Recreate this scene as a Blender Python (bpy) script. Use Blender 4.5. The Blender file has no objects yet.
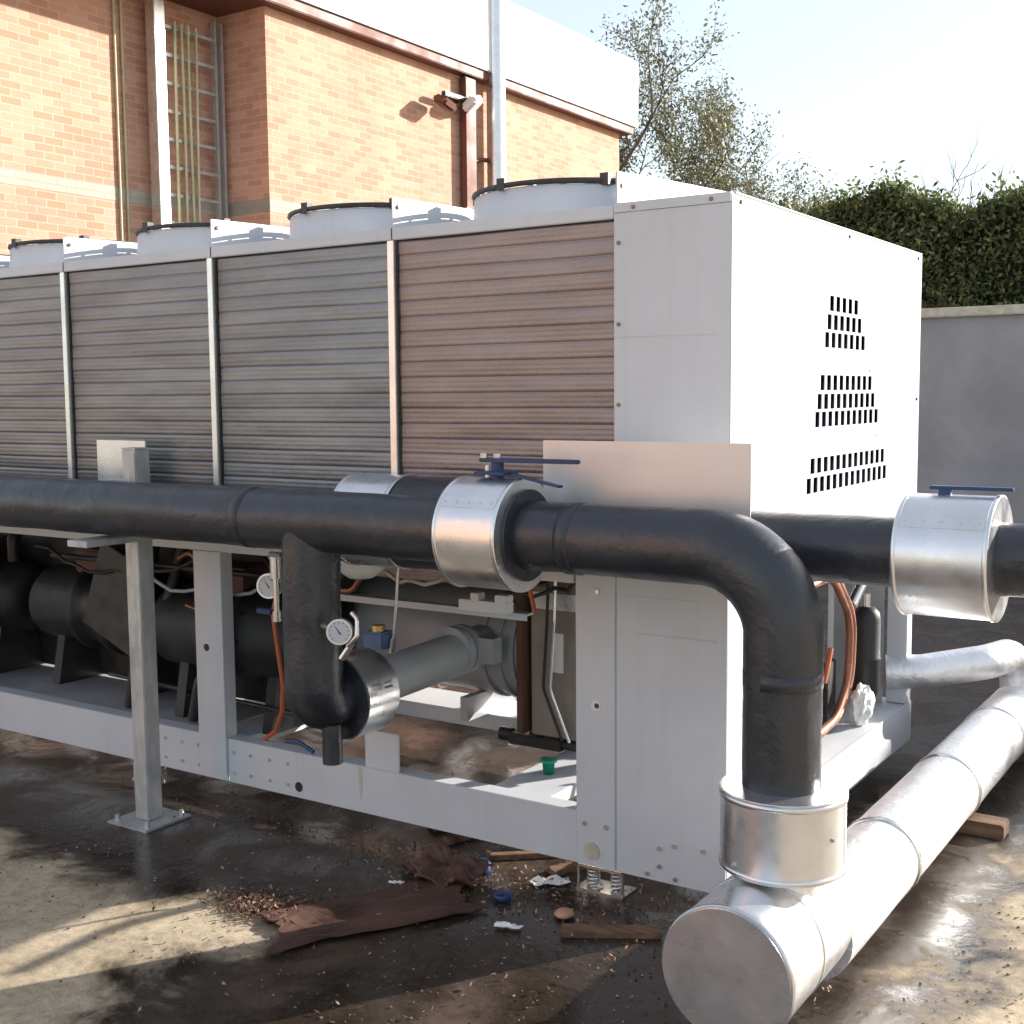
import bpy, bmesh, math, random
from mathutils import Vector, Matrix, noise
random.seed(7)
S=bpy.context.scene; C=S.collection; PI=math.pi
rad=math.radians

# ------------------------------------------------------------------ materials
def newmat(name):
    m=bpy.data.materials.new(name); m.use_nodes=True
    nt=m.node_tree; b=nt.nodes['Principled BSDF']; return m,nt,b
def nd(nt,t,**k):
    n=nt.nodes.new(t)
    for a,v in k.items():
        if a in n.inputs: n.inputs[a].default_value=v
        else: setattr(n,a,v)
    return n
def ramp(nt,fac,stops):
    r=nt.nodes.new('ShaderNodeValToRGB'); e=r.color_ramp.elements
    while len(e)<len(stops): e.new(0.5)
    for el,(p,c) in zip(e,stops): el.position=p; el.color=(c[0],c[1],c[2],1)
    nt.links.new(fac,r.inputs[0]); return r.outputs[0]
def obco(nt,scale=(1,1,1)):
    tc=nt.nodes.new('ShaderNodeTexCoord'); mp=nt.nodes.new('ShaderNodeMapping')
    mp.inputs['Scale'].default_value=scale; nt.links.new(tc.outputs['Object'],mp.inputs[0]); return mp.outputs[0]
def noi(nt,vec,scale,detail=4,rough=.55,dist=0):
    n=nt.nodes.new('ShaderNodeTexNoise'); n.inputs['Scale'].default_value=scale; n.inputs['Detail'].default_value=detail
    n.inputs['Roughness'].default_value=rough; n.inputs['Distortion'].default_value=dist
    nt.links.new(vec,n.inputs['Vector']); return n.outputs['Fac']
def bump(nt,b,h,strength,dist=.01):
    n=nt.nodes.new('ShaderNodeBump'); n.inputs['Strength'].default_value=strength; n.inputs['Distance'].default_value=dist
    nt.links.new(h,n.inputs['Height']); nt.links.new(n.outputs[0],b.inputs['Normal']); return n
def mul(nt,a,b_,kind='MULTIPLY'):
    n=nt.nodes.new('ShaderNodeMath'); n.operation=kind
    for i,v in enumerate((a,b_)):
        if hasattr(v,'is_linked') or hasattr(v,'links'): nt.links.new(v,n.inputs[i])
        else: n.inputs[i].default_value=v
    return n.outputs[0]

def M_noise(name,c1,c2,scale=(1,1,1),ns=6,rough=(.4,.6),metal=0,bs=.1,bscale=40,bdist=.003,spec=.5,lo=.35,hi=.65,detail=5,dist=0):
    m,nt,b=newmat(name); v=obco(nt,scale)
    f=noi(nt,v,ns,detail,.6,dist); nt.links.new(ramp(nt,f,[(lo,c1),(hi,c2)]),b.inputs['Base Color'])
    r=nt.nodes.new('ShaderNodeMapRange'); nt.links.new(f,r.inputs[0]); r.inputs[1].default_value=lo; r.inputs[2].default_value=hi
    r.inputs[3].default_value=rough[0]; r.inputs[4].default_value=rough[1]; nt.links.new(r.outputs[0],b.inputs['Roughness'])
    b.inputs['Metallic'].default_value=metal; b.inputs['Specular IOR Level'].default_value=spec
    if bs: bump(nt,b,noi(nt,v,bscale,4),bs,bdist)
    return m

def M_paint():
    # powder-coated white sheet: faint oil-canning, dust runs, scuffs
    m,nt,b=newmat('white_paint'); v=obco(nt)
    f=noi(nt,v,1.7,6,.62); g=noi(nt,obco(nt,(9,9,.6)),2.2,5,.7)
    mx=nt.nodes.new('ShaderNodeMix'); mx.data_type='RGBA'; mx.blend_type='MULTIPLY'; mx.inputs[0].default_value=1
    nt.links.new(ramp(nt,f,[(.3,(.54,.56,.59)),(.7,(.62,.64,.67))]),mx.inputs[6])
    nt.links.new(ramp(nt,g,[(.25,(.95,.94,.925)),(.5,(1,1,1))]),mx.inputs[7])
    nt.links.new(mx.outputs[2],b.inputs['Base Color'])
    b.inputs['Roughness'].default_value=.42
    h=mul(nt,noi(nt,v,1.9,2),1.0); h2=mul(nt,noi(nt,v,120,2),.02)
    bump(nt,b,mul(nt,h,h2,'ADD'),.35,.02)
    return m
def M_rubber():
    m,nt,b=newmat('black_foam_rubber'); v=obco(nt); 
    f=noi(nt,v,7,6,.65,.4)
    nt.links.new(ramp(nt,f,[(.3,(.014,.017,.024)),(.62,(.026,.029,.038)),(.8,(.060,.060,.062))]),b.inputs['Base Color'])
    nt.links.new(ramp(nt,noi(nt,v,11,4),[(.3,(.27,.27,.27)),(.7,(.46,.46,.46))]),b.inputs['Roughness'])
    h=mul(nt,noi(nt,v,9,5,.6,1.0),.7); h2=mul(nt,noi(nt,obco(nt,(1,1,1)),45,4,.6,.5),.12)
    bump(nt,b,mul(nt,h,h2,'ADD'),.38,.02)
    b.inputs['Specular IOR Level'].default_value=.65
    return m
def M_alu(name,base=(.78,.79,.81),rough=(.22,.4),scale=(1,1,1),bs=.12,bscale=14,dirt=.85):
    m,nt,b=newmat(name); v=obco(nt,scale); f=noi(nt,v,5,5,.6)
    nt.links.new(ramp(nt,f,[(.3,tuple(x*dirt for x in base)),(.65,base)]),b.inputs['Base Color'])
    r=nt.nodes.new('ShaderNodeMapRange'); nt.links.new(noi(nt,v,9,4),r.inputs[0]); r.inputs[1].default_value=.3; r.inputs[2].default_value=.7
    r.inputs[3].default_value=rough[0]; r.inputs[4].default_value=rough[1]; nt.links.new(r.outputs[0],b.inputs['Roughness'])
    b.inputs['Metallic'].default_value=.92; bump(nt,b,noi(nt,v,bscale,4),bs,.006)
    return m
def M_foil():
    m,nt,b=newmat('crinkled_foil'); v=obco(nt); f=noi(nt,v,9,5,.6,.6)
    nt.links.new(ramp(nt,f,[(.3,(.72,.73,.75)),(.6,(.86,.86,.87))]),b.inputs['Base Color'])
    b.inputs['Metallic'].default_value=.75; b.inputs['Roughness'].default_value=.42
    h=mul(nt,noi(nt,v,13,5,.6,1.2),1); bump(nt,b,h,.38,.02); return m
def M_galv():
    m,nt,b=newmat('galvanised_steel'); v=obco(nt,(1,1,.35))
    vo=nt.nodes.new('ShaderNodeTexVoronoi'); vo.inputs['Scale'].default_value=38; nt.links.new(v,vo.inputs['Vector'])
    f=noi(nt,v,4,5,.6); mx=mul(nt,vo.outputs['Color'],.35); mx=mul(nt,mx,f,'ADD')
    nt.links.new(ramp(nt,mx,[(.4,(.36,.37,.37)),(.85,(.56,.57,.57))]),b.inputs['Base Color'])
    b.inputs['Metallic'].default_value=.55; b.inputs['Roughness'].default_value=.48
    bump(nt,b,noi(nt,v,30,4),.15,.004); return m
def M_coil(name,c1,c2):
    m,nt,b=newmat(name); 
    v=obco(nt); f=noi(nt,obco(nt,(.6,1,3)),3,6,.6)
    col=ramp(nt,f,[(.3,c1),(.7,c2)])
    nt.links.new(col,b.inputs['Base Color'])
    b.inputs['Metallic'].default_value=.65; b.inputs['Roughness'].default_value=.33
    w=nt.nodes.new('ShaderNodeTexWave'); w.wave_type='BANDS'; w.bands_direction='X'; w.inputs['Scale'].default_value=42; w.inputs['Distortion'].default_value=.6
    w.inputs['Detail'].default_value=1; nt.links.new(v,w.inputs['Vector'])
    h=mul(nt,w.outputs['Fac'],.6); h=mul(nt,h,mul(nt,noi(nt,v,14,4),1.2),'ADD'); bump(nt,b,h,.45,.004)
    return m
def M_brick(name,alongx,c1,c2,mortar):
    m,nt,b=newmat(name); tc=nt.nodes.new('ShaderNodeTexCoord'); sp=nt.nodes.new('ShaderNodeSeparateXYZ'); cb=nt.nodes.new('ShaderNodeCombineXYZ')
    nt.links.new(tc.outputs['Object'],sp.inputs[0]); nt.links.new(sp.outputs[0 if alongx else 1],cb.inputs[0]); nt.links.new(sp.outputs[2],cb.inputs[1])
    br=nt.nodes.new('ShaderNodeTexBrick'); br.inputs['Scale'].default_value=1; br.inputs['Brick Width'].default_value=.225; br.inputs['Row Height'].default_value=.075
    br.inputs['Mortar Size'].default_value=.007; br.inputs['Mortar Smooth'].default_value=.2; br.inputs['Bias'].default_value=-.1
    br.inputs['Color1'].default_value=(*c1,1); br.inputs['Color2'].default_value=(*c2,1); br.inputs['Mortar'].default_value=(*mortar,1)
    nt.links.new(cb.outputs[0],br.inputs['Vector'])
    f=noi(nt,tc.outputs['Object'],1.3,6,.6)
    mx=nt.nodes.new('ShaderNodeMix'); mx.data_type='RGBA'; mx.blend_type='MULTIPLY'; mx.inputs[0].default_value=1
    nt.links.new(br.outputs['Color'],mx.inputs[6]); nt.links.new(ramp(nt,f,[(.3,(.82,.8,.8)),(.7,(1,1,1))]),mx.inputs[7])
    nt.links.new(mx.outputs[2],b.inputs['Base Color']); b.inputs['Roughness'].default_value=.85; b.inputs['Specular IOR Level'].default_value=.2
    h=mul(nt,mul(nt,br.outputs['Fac'],-1),mul(nt,noi(nt,tc.outputs['Object'],40,4),.4),'ADD'); bump(nt,b,h,.5,.01)
    return m
def M_leaf(name,stops,rough=.55):
    m,nt,b=newmat(name); g=nt.nodes.new('ShaderNodeNewGeometry')
    nt.links.new(ramp(nt,g.outputs['Random Per Island'],stops),b.inputs['Base Color']); b.inputs['Roughness'].default_value=rough
    tr=nt.nodes.new('ShaderNodeBsdfTranslucent'); mx=nt.nodes.new('ShaderNodeMixShader'); mx.inputs[0].default_value=.3
    nt.links.new(ramp(nt,g.outputs['Random Per Island'],stops),tr.inputs[0])
    nt.links.new(b.outputs[0],mx.inputs[1]); nt.links.new(tr.outputs[0],mx.inputs[2]); nt.links.new(mx.outputs[0],nt.nodes['Material Output'].inputs[0]); return m
def M_ground():
    m,nt,b=newmat('wet_concrete'); v=obco(nt)
    big=noi(nt,v,.55,6,.6,.3); mid=noi(nt,v,2.6,8,.65,.5); fine=noi(nt,v,22,6,.7)
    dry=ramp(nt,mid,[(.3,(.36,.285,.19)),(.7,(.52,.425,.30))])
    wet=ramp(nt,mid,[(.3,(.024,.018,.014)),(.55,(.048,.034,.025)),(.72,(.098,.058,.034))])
    # sunlight painted in as pale dry ground front-left and right of header; wet elsewhere
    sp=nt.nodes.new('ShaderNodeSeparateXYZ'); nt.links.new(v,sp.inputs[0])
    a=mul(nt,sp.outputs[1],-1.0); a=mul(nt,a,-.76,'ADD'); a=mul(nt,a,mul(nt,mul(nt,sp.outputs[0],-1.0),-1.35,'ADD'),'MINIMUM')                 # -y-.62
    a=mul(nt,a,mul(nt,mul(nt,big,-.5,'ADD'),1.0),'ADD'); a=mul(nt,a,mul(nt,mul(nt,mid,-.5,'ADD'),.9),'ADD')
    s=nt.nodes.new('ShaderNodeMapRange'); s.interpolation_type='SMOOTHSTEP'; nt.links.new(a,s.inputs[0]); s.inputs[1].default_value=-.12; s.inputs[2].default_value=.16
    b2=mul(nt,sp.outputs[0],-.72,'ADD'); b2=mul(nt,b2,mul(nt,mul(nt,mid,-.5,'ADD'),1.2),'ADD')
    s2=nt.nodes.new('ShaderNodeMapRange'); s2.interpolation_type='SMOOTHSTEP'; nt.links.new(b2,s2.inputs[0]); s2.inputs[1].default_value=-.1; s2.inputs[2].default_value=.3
    sunlit_dryf=mul(nt,s.outputs[0],s2.outputs[0],'MAXIMUM')
    mx=nt.nodes.new('ShaderNodeMix'); mx.data_type='RGBA'; nt.links.new(sunlit_dryf,mx.inputs[0]); nt.links.new(wet,mx.inputs[6]); nt.links.new(dry,mx.inputs[7])
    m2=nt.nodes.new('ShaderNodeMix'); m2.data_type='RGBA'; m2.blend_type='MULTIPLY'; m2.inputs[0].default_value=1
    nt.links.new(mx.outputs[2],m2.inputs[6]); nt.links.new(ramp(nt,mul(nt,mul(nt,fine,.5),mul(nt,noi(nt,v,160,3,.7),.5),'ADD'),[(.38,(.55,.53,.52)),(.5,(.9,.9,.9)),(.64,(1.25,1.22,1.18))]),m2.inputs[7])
    nt.links.new(m2.outputs[2],b.inputs['Base Color'])
    rr=nt.nodes.new('ShaderNodeMapRange'); nt.links.new(mid,rr.inputs[0]); rr.inputs[1].default_value=.42; rr.inputs[2].default_value=.62; rr.inputs[3].default_value=.08; rr.inputs[4].default_value=.6
    r2=mul(nt,rr.outputs[0],mul(nt,sunlit_dryf,.5),'ADD'); nt.links.new(r2,b.inputs['Roughness'])
    h=mul(nt,mul(nt,mid,.5),mul(nt,fine,.22),'ADD'); bump(nt,b,h,.35,.02)
    return m

PLATE=M_noise('plain_sheet',(.60,.57,.56),(.68,.655,.645),ns=2,rough=(.33,.42),metal=.6,bs=.06,bscale=7)
P=M_paint(); RUB=M_rubber(); ALU=M_alu('aluminium_jacket'); FOIL=M_foil(); GALV=M_galv(); COIL=M_coil('coil_fins',(.175,.182,.192),(.27,.275,.285)); COIL_REFL=M_coil('coil_fins_brick_reflection',(.235,.180,.172),(.33,.255,.24))
SHEET=M_alu('brushed_sheet',(.82,.81,.81),(.22,.38),(1,1,1),.15,9)
BRX=M_brick('brick_x',True,(.55,.285,.19),(.69,.40,.29),(.63,.45,.35)); BRY=M_brick('brick_y',False,(.55,.285,.19),(.69,.40,.29),(.63,.45,.35))
BANDX_SHADED=M_brick('band_x_shaded',True,(.34,.31,.27),(.38,.34,.28),(.36,.33,.28)); BANDY_SUNLIT=M_brick('band_y_sunlit',False,(.50,.46,.38),(.55,.50,.41),(.45,.42,.36))  # one band brick in two tones: shade and sunlight put into colour
BLACK=M_noise('black_paint',(.012,.012,.013),(.03,.029,.028),ns=5,rough=(.4,.65),bscale=30)
DARKST=M_noise('dark_steel',(.03,.03,.032),(.07,.068,.066),ns=8,rough=(.35,.6),metal=.4)
GREYP=M_noise('grey_machine_paint',(.31,.32,.335),(.40,.415,.43),ns=3,rough=(.3,.5),bscale=12,bs=.15)
BROWNP=M_noise('brown_paint',(.07,.032,.022),(.12,.055,.038),ns=4,rough=(.5,.7))
TAN=M_noise('tan_panel',(.23,.2,.175),(.33,.29,.26),ns=4,rough=(.35,.6),metal=.3)
BROWNF=M_noise('brown_aluminium',(.13,.042,.027),(.17,.058,.037),ns=2,rough=(.5,.7))
WHITE=M_noise('white_plastic',(.72,.72,.7),(.8,.8,.78),ns=4,rough=(.35,.5))
BLUE=M_noise('blue_enamel',(.008,.03,.10),(.014,.05,.15),ns=9,rough=(.3,.5),bs=.05)
GREEN=M_noise('green_plastic',(.01,.22,.13),(.02,.30,.18),ns=9,rough=(.3,.5),bs=.02)
ORANGE=M_noise('orange_cable',(.42,.09,.035),(.5,.12,.05),ns=9,rough=(.4,.6),bs=0)
COPPER=M_noise('copper',(.24,.10,.065),(.42,.19,.12),ns=7,rough=(.35,.55),metal=.6)
BRASS=M_noise('brass',(.5,.33,.12),(.7,.5,.2),ns=7,rough=(.3,.5),metal=.9)
CHROME=M_alu('steel_fittings',(.7,.7,.7),(.2,.35))
DIAL=M_noise('dial_white',(.45,.47,.5),(.55,.57,.6),ns=2,rough=(.2,.3),bs=0)
RUST=M_noise('rusty_bolt',(.22,.12,.07),(.4,.26,.16),ns=30,rough=(.5,.8),metal=.3)
DIRTY=M_noise('dirty_cream',(.42,.38,.3),(.62,.58,.48),ns=9,rough=(.5,.8))
WOOD=M_noise('weathered_wood',(.09,.05,.03),(.24,.14,.085),scale=(1,8,8),ns=5,rough=(.7,.9))
CARD=M_noise('wet_cardboard',(.045,.022,.015),(.11,.05,.033),ns=4,rough=(.45,.8),bscale=18,bs=.4,bdist=.01)
RENDER_GREY=M_noise('grey_render',(.27,.27,.28),(.36,.36,.37),ns=1.5,rough=(.8,.95))
BARK=M_noise('bark',(.05,.04,.03),(.13,.10,.075),scale=(1,1,.2),ns=9,rough=(.8,.95),bs=.5,bdist=.01)
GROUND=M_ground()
TREELEAF=M_leaf('olive_leaves',[(0,(.07,.085,.045)),(.5,(.15,.16,.08)),(1,(.26,.23,.12))])
HEDGELEAF=M_leaf('conifer_leaves',[(0,(.04,.06,.025)),(.5,(.12,.155,.055)),(1,(.28,.29,.11))])
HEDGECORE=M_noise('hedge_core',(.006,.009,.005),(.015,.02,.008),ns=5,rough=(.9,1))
LITTER=M_leaf('dead_leaves',[(0,(.05,.025,.015)),(.6,(.16,.08,.045)),(1,(.50,.33,.24))],.7)

# ------------------------------------------------------------------ mesh helpers
class MB:
    def __init__(s): s.v=[]; s.f=[]; s.sm=[]
    def add(s,vs,fs,smooth=False):
        o=len(s.v); s.v+= [tuple(v) for v in vs]; s.f+=[tuple(i+o for i in f) for f in fs]; s.sm+=[smooth]*len(fs); return s
    def box(s,x0,y0,z0,x1,y1,z1,rot=None,piv=None):
        vs=[Vector(p) for p in ((x0,y0,z0),(x1,y0,z0),(x1,y1,z0),(x0,y1,z0),(x0,y0,z1),(x1,y0,z1),(x1,y1,z1),(x0,y1,z1))]
        if rot is not None:
            p=Vector(piv) if piv is not None else sum(vs,Vector())/8
            vs=[rot@(v-p)+p for v in vs]
        return s.add(vs,[(0,3,2,1),(4,5,6,7),(0,1,5,4),(1,2,6,5),(2,3,7,6),(3,0,4,7)])
    def cyl(s,a,b,r,n=24,r2=None,caps=True,smooth=True,inner=0):
        a=Vector(a); b=Vector(b); r2=r if r2 is None else r2; d=(b-a).normalized()
        u=d.orthogonal().normalized(); w=d.cross(u)
        ring=lambda c,rr:[c+(u*math.cos(2*PI*i/n)+w*math.sin(2*PI*i/n))*rr for i in range(n)]
        s.add(ring(a,r)+ring(b,r2),[(i,(i+1)%n,n+(i+1)%n,n+i) for i in range(n)],smooth)
        if inner:
            s.add(ring(a,inner)+ring(b,inner),[(i,n+i,n+(i+1)%n,(i+1)%n) for i in range(n)],smooth)
            s.add(ring(a,r)+ring(a,inner),[(i,n+i,n+(i+1)%n,(i+1)%n) for i in range(n)])
            s.add(ring(b,r2)+ring(b,inner),[(i,(i+1)%n,n+(i+1)%n,n+i) for i in range(n)])
        elif caps:
            s.add(ring(a,r),[tuple(range(n-1,-1,-1))]); s.add(ring(b,r2),[tuple(range(n))])
        return s
    def sweep(s,pts,r,n=16,caps=True,rf=None):
        pts=[Vector(p) for p in pts]; m=len(pts); T=[]
        for i in range(m):
            a=pts[max(0,i-1)]; b=pts[min(m-1,i+1)]; T.append((b-a).normalized())
        u=T[0].orthogonal().normalized(); vs=[]; L=0
        for i in range(m):
            if i: 
                L+=(pts[i]-pts[i-1]).length
                q=T[i-1].rotation_difference(T[i]); u=q@u; u=(u-T[i]*u.dot(T[i])).normalized()
            w=T[i].cross(u)
            for k in range(n):
                a=2*PI*k/n; rr=r*(rf(L,a) if rf else 1)
                vs.append(pts[i]+(u*math.cos(a)+w*math.sin(a))*rr)
        fs=[(i*n+k,i*n+(k+1)%n,(i+1)*n+(k+1)%n,(i+1)*n+k) for i in range(m-1) for k in range(n)]
        s.add(vs,fs,True)
        if caps: s.add(vs[:n],[tuple(range(n-1,-1,-1))]); s.add(vs[-n:],[tuple(range(n))])
        return s
    def lathe(s,prof,c,axis='z',n=24):
        # prof: list of (radius, height)
        vs=[]; 
        for r,h in prof:
            for k in range(n):
                a=2*PI*k/n; x,y=r*math.cos(a),r*math.sin(a)
                p={'z':(x,y,h),'x':(h,x,y),'y':(y,h,x)}[axis]; vs.append(Vector(c)+Vector(p))
        m=len(prof); fs=[(i*n+k,i*n+(k+1)%n,(i+1)*n+(k+1)%n,(i+1)*n+k) for i in range(m-1) for k in range(n)]
        return s.add(vs,fs,True)
    def prism(s,poly,lo,hi,axis='z'):
        n=len(poly); f={'z':lambda a,b,h:(a,b,h),'y':lambda a,b,h:(a,h,b),'x':lambda a,b,h:(h,a,b)}[axis]
        vs=[f(a,b,lo) for a,b in poly]+[f(a,b,hi) for a,b in poly]
        fs=[(i,(i+1)%n,n+(i+1)%n,n+i) for i in range(n)]+[tuple(range(n-1,-1,-1)),tuple(range(n,2*n))]
        return s.add(vs,fs)
    def build(s,name,mat,parent=None,bevel=0,origin=(0,0,0),recalc=True):
        me=bpy.data.meshes.new(name); o=Vector(origin)
        me.from_pydata([Vector(v)-o for v in s.v],[],s.f); me.polygons.foreach_set('use_smooth',s.sm); me.materials.append(mat)
        if recalc:
            bm=bmesh.new(); bm.from_mesh(me)
            bmesh.ops.recalc_face_normals(bm,faces=bm.faces)
            if bevel:
                es=[e for e in bm.edges if len(e.link_faces)==2 and e.calc_face_angle(0)>.6 and not e.link_faces[0].smooth]
                bmesh.ops.bevel(bm,geom=es,offset=bevel,segments=2,affect='EDGES',clamp_overlap=True)
            bm.to_mesh(me); bm.free()
        ob=bpy.data.objects.new(name,me); C.objects.link(ob); ob.location=o
        if parent is not None:
            ob.parent=parent; ob.matrix_parent_inverse=Matrix.Translation(-Vector(parent.location)) if parent.type=='EMPTY' else Matrix.Identity(4)
        return ob
def bend(pts,R,seg=10):
    pts=[Vector(p) for p in pts]; out=[pts[0]]
    for i in range(1,len(pts)-1):
        a,b,c=pts[i-1],pts[i],pts[i+1]; d1=(b-a).normalized(); d2=(c-b).normalized(); ang=d1.angle(d2)
        if ang<.02: out.append(b); continue
        t=min(R*math.tan(ang/2),(b-a).length*.49,(c-b).length*.49); r=t/math.tan(ang/2)
        s_=b-d1*t; cen=s_+(d2-d1*d1.dot(d2)).normalized()*r; v=s_-cen; ax=d1.cross(d2).normalized()
        for k in range(seg+1): out.append(cen+Matrix.Rotation(ang*k/seg,3,ax)@v)
    out.append(pts[-1]); return out
def dense(pts,step=.03):
    out=[Vector(pts[0])]
    for a,b in zip(pts[:-1],pts[1:]):
        a=Vector(a);b=Vector(b); n=max(1,int((b-a).length/step))
        for k in range(1,n+1): out.append(a.lerp(b,k/n))
    return out
def tag(o,label=None,cat=None,group=None,kind=None):
    for k,v in (('label',label),('category',cat),('group',group),('kind',kind)):
        if v: o[k]=v
    return o
def thing(name,loc,label,cat,group=None):
    o=bpy.data.objects.new(name,None); o.empty_display_size=.2; C.objects.link(o); o.location=loc
    return tag(o,label,cat,group)
def copy_tree(o,dloc,label):
    r=o.copy(); C.objects.link(r); r.location=Vector(o.location)+Vector(dloc); r['label']=label
    def rec(src,dst):
        for ch in list(src.children):
            c=ch.copy(); C.objects.link(c); c.parent=dst; c.matrix_parent_inverse=ch.matrix_parent_inverse.copy(); rec(ch,c)
    rec(o,r); return r
def wob(seed,amp=.03,f=6.0):
    def g(L,a):
        n1=noise.noise(Vector((L*f,math.cos(a)*1.3+seed,math.sin(a)*1.3)))
        n2=noise.noise(Vector((L*f*3.2,math.cos(a)*3+seed*2,math.sin(a)*3)))
        return 1+amp*n1+amp*.35*n2
    return g

# ------------------------------------------------------------------ ground
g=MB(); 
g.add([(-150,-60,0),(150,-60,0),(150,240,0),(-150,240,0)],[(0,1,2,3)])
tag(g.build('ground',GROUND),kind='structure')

# ------------------------------------------------------------------ chiller
PT=1.0086; A0=-.436; N=5; XL=A0-N*PT; W=2.30; H=2.49; ZB=1.20
ch=thing('air_cooled_chiller',(XL/2,W/2,0),'long white air cooled chiller with ribbed coil panels and slotted white end panel','chiller')
# coil panels: stacked tube rows with real rounded ribs
def coil_mesh(x0,x1):
    m=MB(); z0,z1=1.25,2.442; rows=int(round((z1-z0)/.061)); dz=(z1-z0)/rows; nx=14
    prof=[]
    for r in range(rows):
        for t,d in ((0,.0085),(.05,.0034),(.17,.0008),(.28,.0008),(.34,.0021),(.40,.0008),(.50,.0004),(.61,.0008),(.67,.0021),(.73,.0008),(.84,.0008),(.95,.0030)):
            prof.append((z0+(r+t)*dz,.012+d*.40))
    prof.append((z1,.03))
    vs=[]
    for z,y in prof:
        for i in range(nx+1):
            x=x0+(x1-x0)*i/nx; vs.append((x,y+.004*noise.noise(Vector((x*2.2,z*11,1.7+x0))),z+.0025*noise.noise(Vector((x*2.2,z*9,5)))))
    n=nx+1; fs=[(a*n+i,a*n+i+1,(a+1)*n+i+1,(a+1)*n+i) for a in range(len(prof)-1) for i in range(nx)]
    m.add(vs,fs,True); return m
for k in range(N):
    x1=A0-k*PT-.004; x0=A0-(k+1)*PT+.044
    o=coil_mesh(x0,x1).build('coil_panel',COIL_REFL if k==0 else COIL,ch,recalc=False)  # nearest panel's warm tint imitates sunlit brick mirrored in the fins
    if k==0: o['label']='coil panel nearest the white cabinet, brick reflection tinted into its colour'
for k in range(1,N+1):
    x=A0-k*PT
    MB().box(x+.004,-.012,1.235,x+.036,.03,2.441).build('panel_post',SHEET,ch,bevel=.002)
    MB().box(x+.0375,.006,1.235,x+.0435,.03,2.441).build('gasket_strip',BLACK,ch)
MB().box(XL,0,1.205,A0-.002,.05,1.248).build('coil_sill',P,ch,bevel=.003)
MB().box(XL,.0,2.4445,A0-.002,.06,2.492).build('top_rail',P,ch,bevel=.003)
for k in range(1,N):
    x=A0-k*PT; MB().box(x+.018,-.0025,2.446,x+.0215,-.0005,2.4905).build('joint_strip',DARKST,ch)
MB().box(XL,W-.05,1.205,A0-.002,W,2.492).build('rear_panel',P,ch,bevel=.003)
MB().box(XL-.004,0.001,1.2,XL-.001,W,2.492).build('end_sheet',P,ch)
MB().box(XL,.062,2.47,A0-.002,W-.052,2.485).build('fan_deck',P,ch)
MB().box(XL,.052,1.215,-.04,W-.052,1.225).build('drip_tray',DARKST,ch)
# upper cabinet
MB().box(A0,-.003,1.20,0,.0,2.462).build('cabinet_panel',P,ch)
m=MB(); m.box(A0,-.006,2.4635,0,.0,2.493); m.box(A0+.002,-.004,2.493,-.002,.03,2.496); m.build('cabinet_lip',P,ch)
m=MB(); m.box(A0+.003,-.0045,2.035,-.05,-.0032,2.041); m.build('pressed_seam',P,ch)
# end panel with real slots
rows=[(2.219,.976,5),(2.145,.950,6),(2.074,.925,7),(1.905,.879,9),(1.831,.848,10),(1.761,.825,11),(1.581,.778,13),(1.505,.738,14)]
m=MB(); sw,sh,pt=.049,.060,.0760; X0,X1=.0,.003
def sheet(y0,z0,y1,z1): m.box(X0,y0,z0,X1,y1,z1)
zt=H
m=MB()
for zz,y0,n in rows:
    sheet(.0,zz,W,zt)
    yy=.0
    for k in range(n):
        a=y0+k*pt; sheet(yy,zz-sh,a,zz); yy=a+sw
    sheet(yy,zz-sh,W,zz); zt=zz-sh
sheet(.0,1.2,W,zt)
bm=None
o=m.build('end_panel',P,ch)
MB().box(-.050,.06,1.23,-.045,W-.06,2.46).build('slot_shade_sheet',M_noise('slot_shade_black',(.003,.005,.010),(.006,.009,.016),ns=5,rough=(.95,1),spec=0,bs=0),ch)  # added black backing gives the slots their deep shade
m=MB(); m.box(.003,1.50,1.925,.0065,2.12,1.935); m.box(.003,1.62,1.64,.0065,2.16,1.65); m.build('panel_stiffener',P,ch,bevel=.001)
m=MB(); m.box(-.43,.0305,2.4935,.004,W,2.499); m.build('cabinet_lid',P,ch)
# white plate closing the row of fan cowls, facing the end
m=MB(); m.prism([(.0,2.499),(W,2.499),(W,2.66),(.98,2.66),(.30,2.625),(.0,2.605)],-.432,-.424,'x'); m.build('fan_end_plate',P,ch,bevel=.002)
for k in range(1,N+1):
    xd=A0-k*PT+.0185
    m=MB(); m.prism([(.004,2.4935),(W,2.4935),(W,2.63),(.60,2.628),(.30,2.620),(.004,2.610)],xd,xd+.006,'x'); m.build('fan_divider',P,ch)
    m=MB(); m.cyl((xd+.0065,.035,2.575),(xd+.013,.035,2.575),.009,6,smooth=False); m.build('bolt',DARKST,ch)
# bolts
def bolts(name,pts,mat,r=.008,h=.006,parent=ch,axis='y'):
    for p in pts:
        q=Vector(p); d=Vector((0,-h,0)) if axis=='y' else (Vector((h,0,0)) if axis=='x' else Vector((0,0,h)))
        MB().cyl(q,q+d,r,6,r*.85,smooth=False).build(name,mat,parent)
bolts('bolt',[(-.418,-.003,2.36),(-.418,-.003,2.08),(-.418,-.003,1.80),(-.418,-.003,1.52),(-.36,-.006,2.478),(-.07,-.006,2.478)],RUST,.008,.006)
bolts('bolt',[(.003,.069,2.47),(.003,2.23,2.47),(.003,1.2,2.47),(.003,2.25,1.8)],DARKST,.008,.006,axis='x')
bolts('bolt',[(-.424,.03,2.56)],RUST,.009,.006,axis='x')
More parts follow.
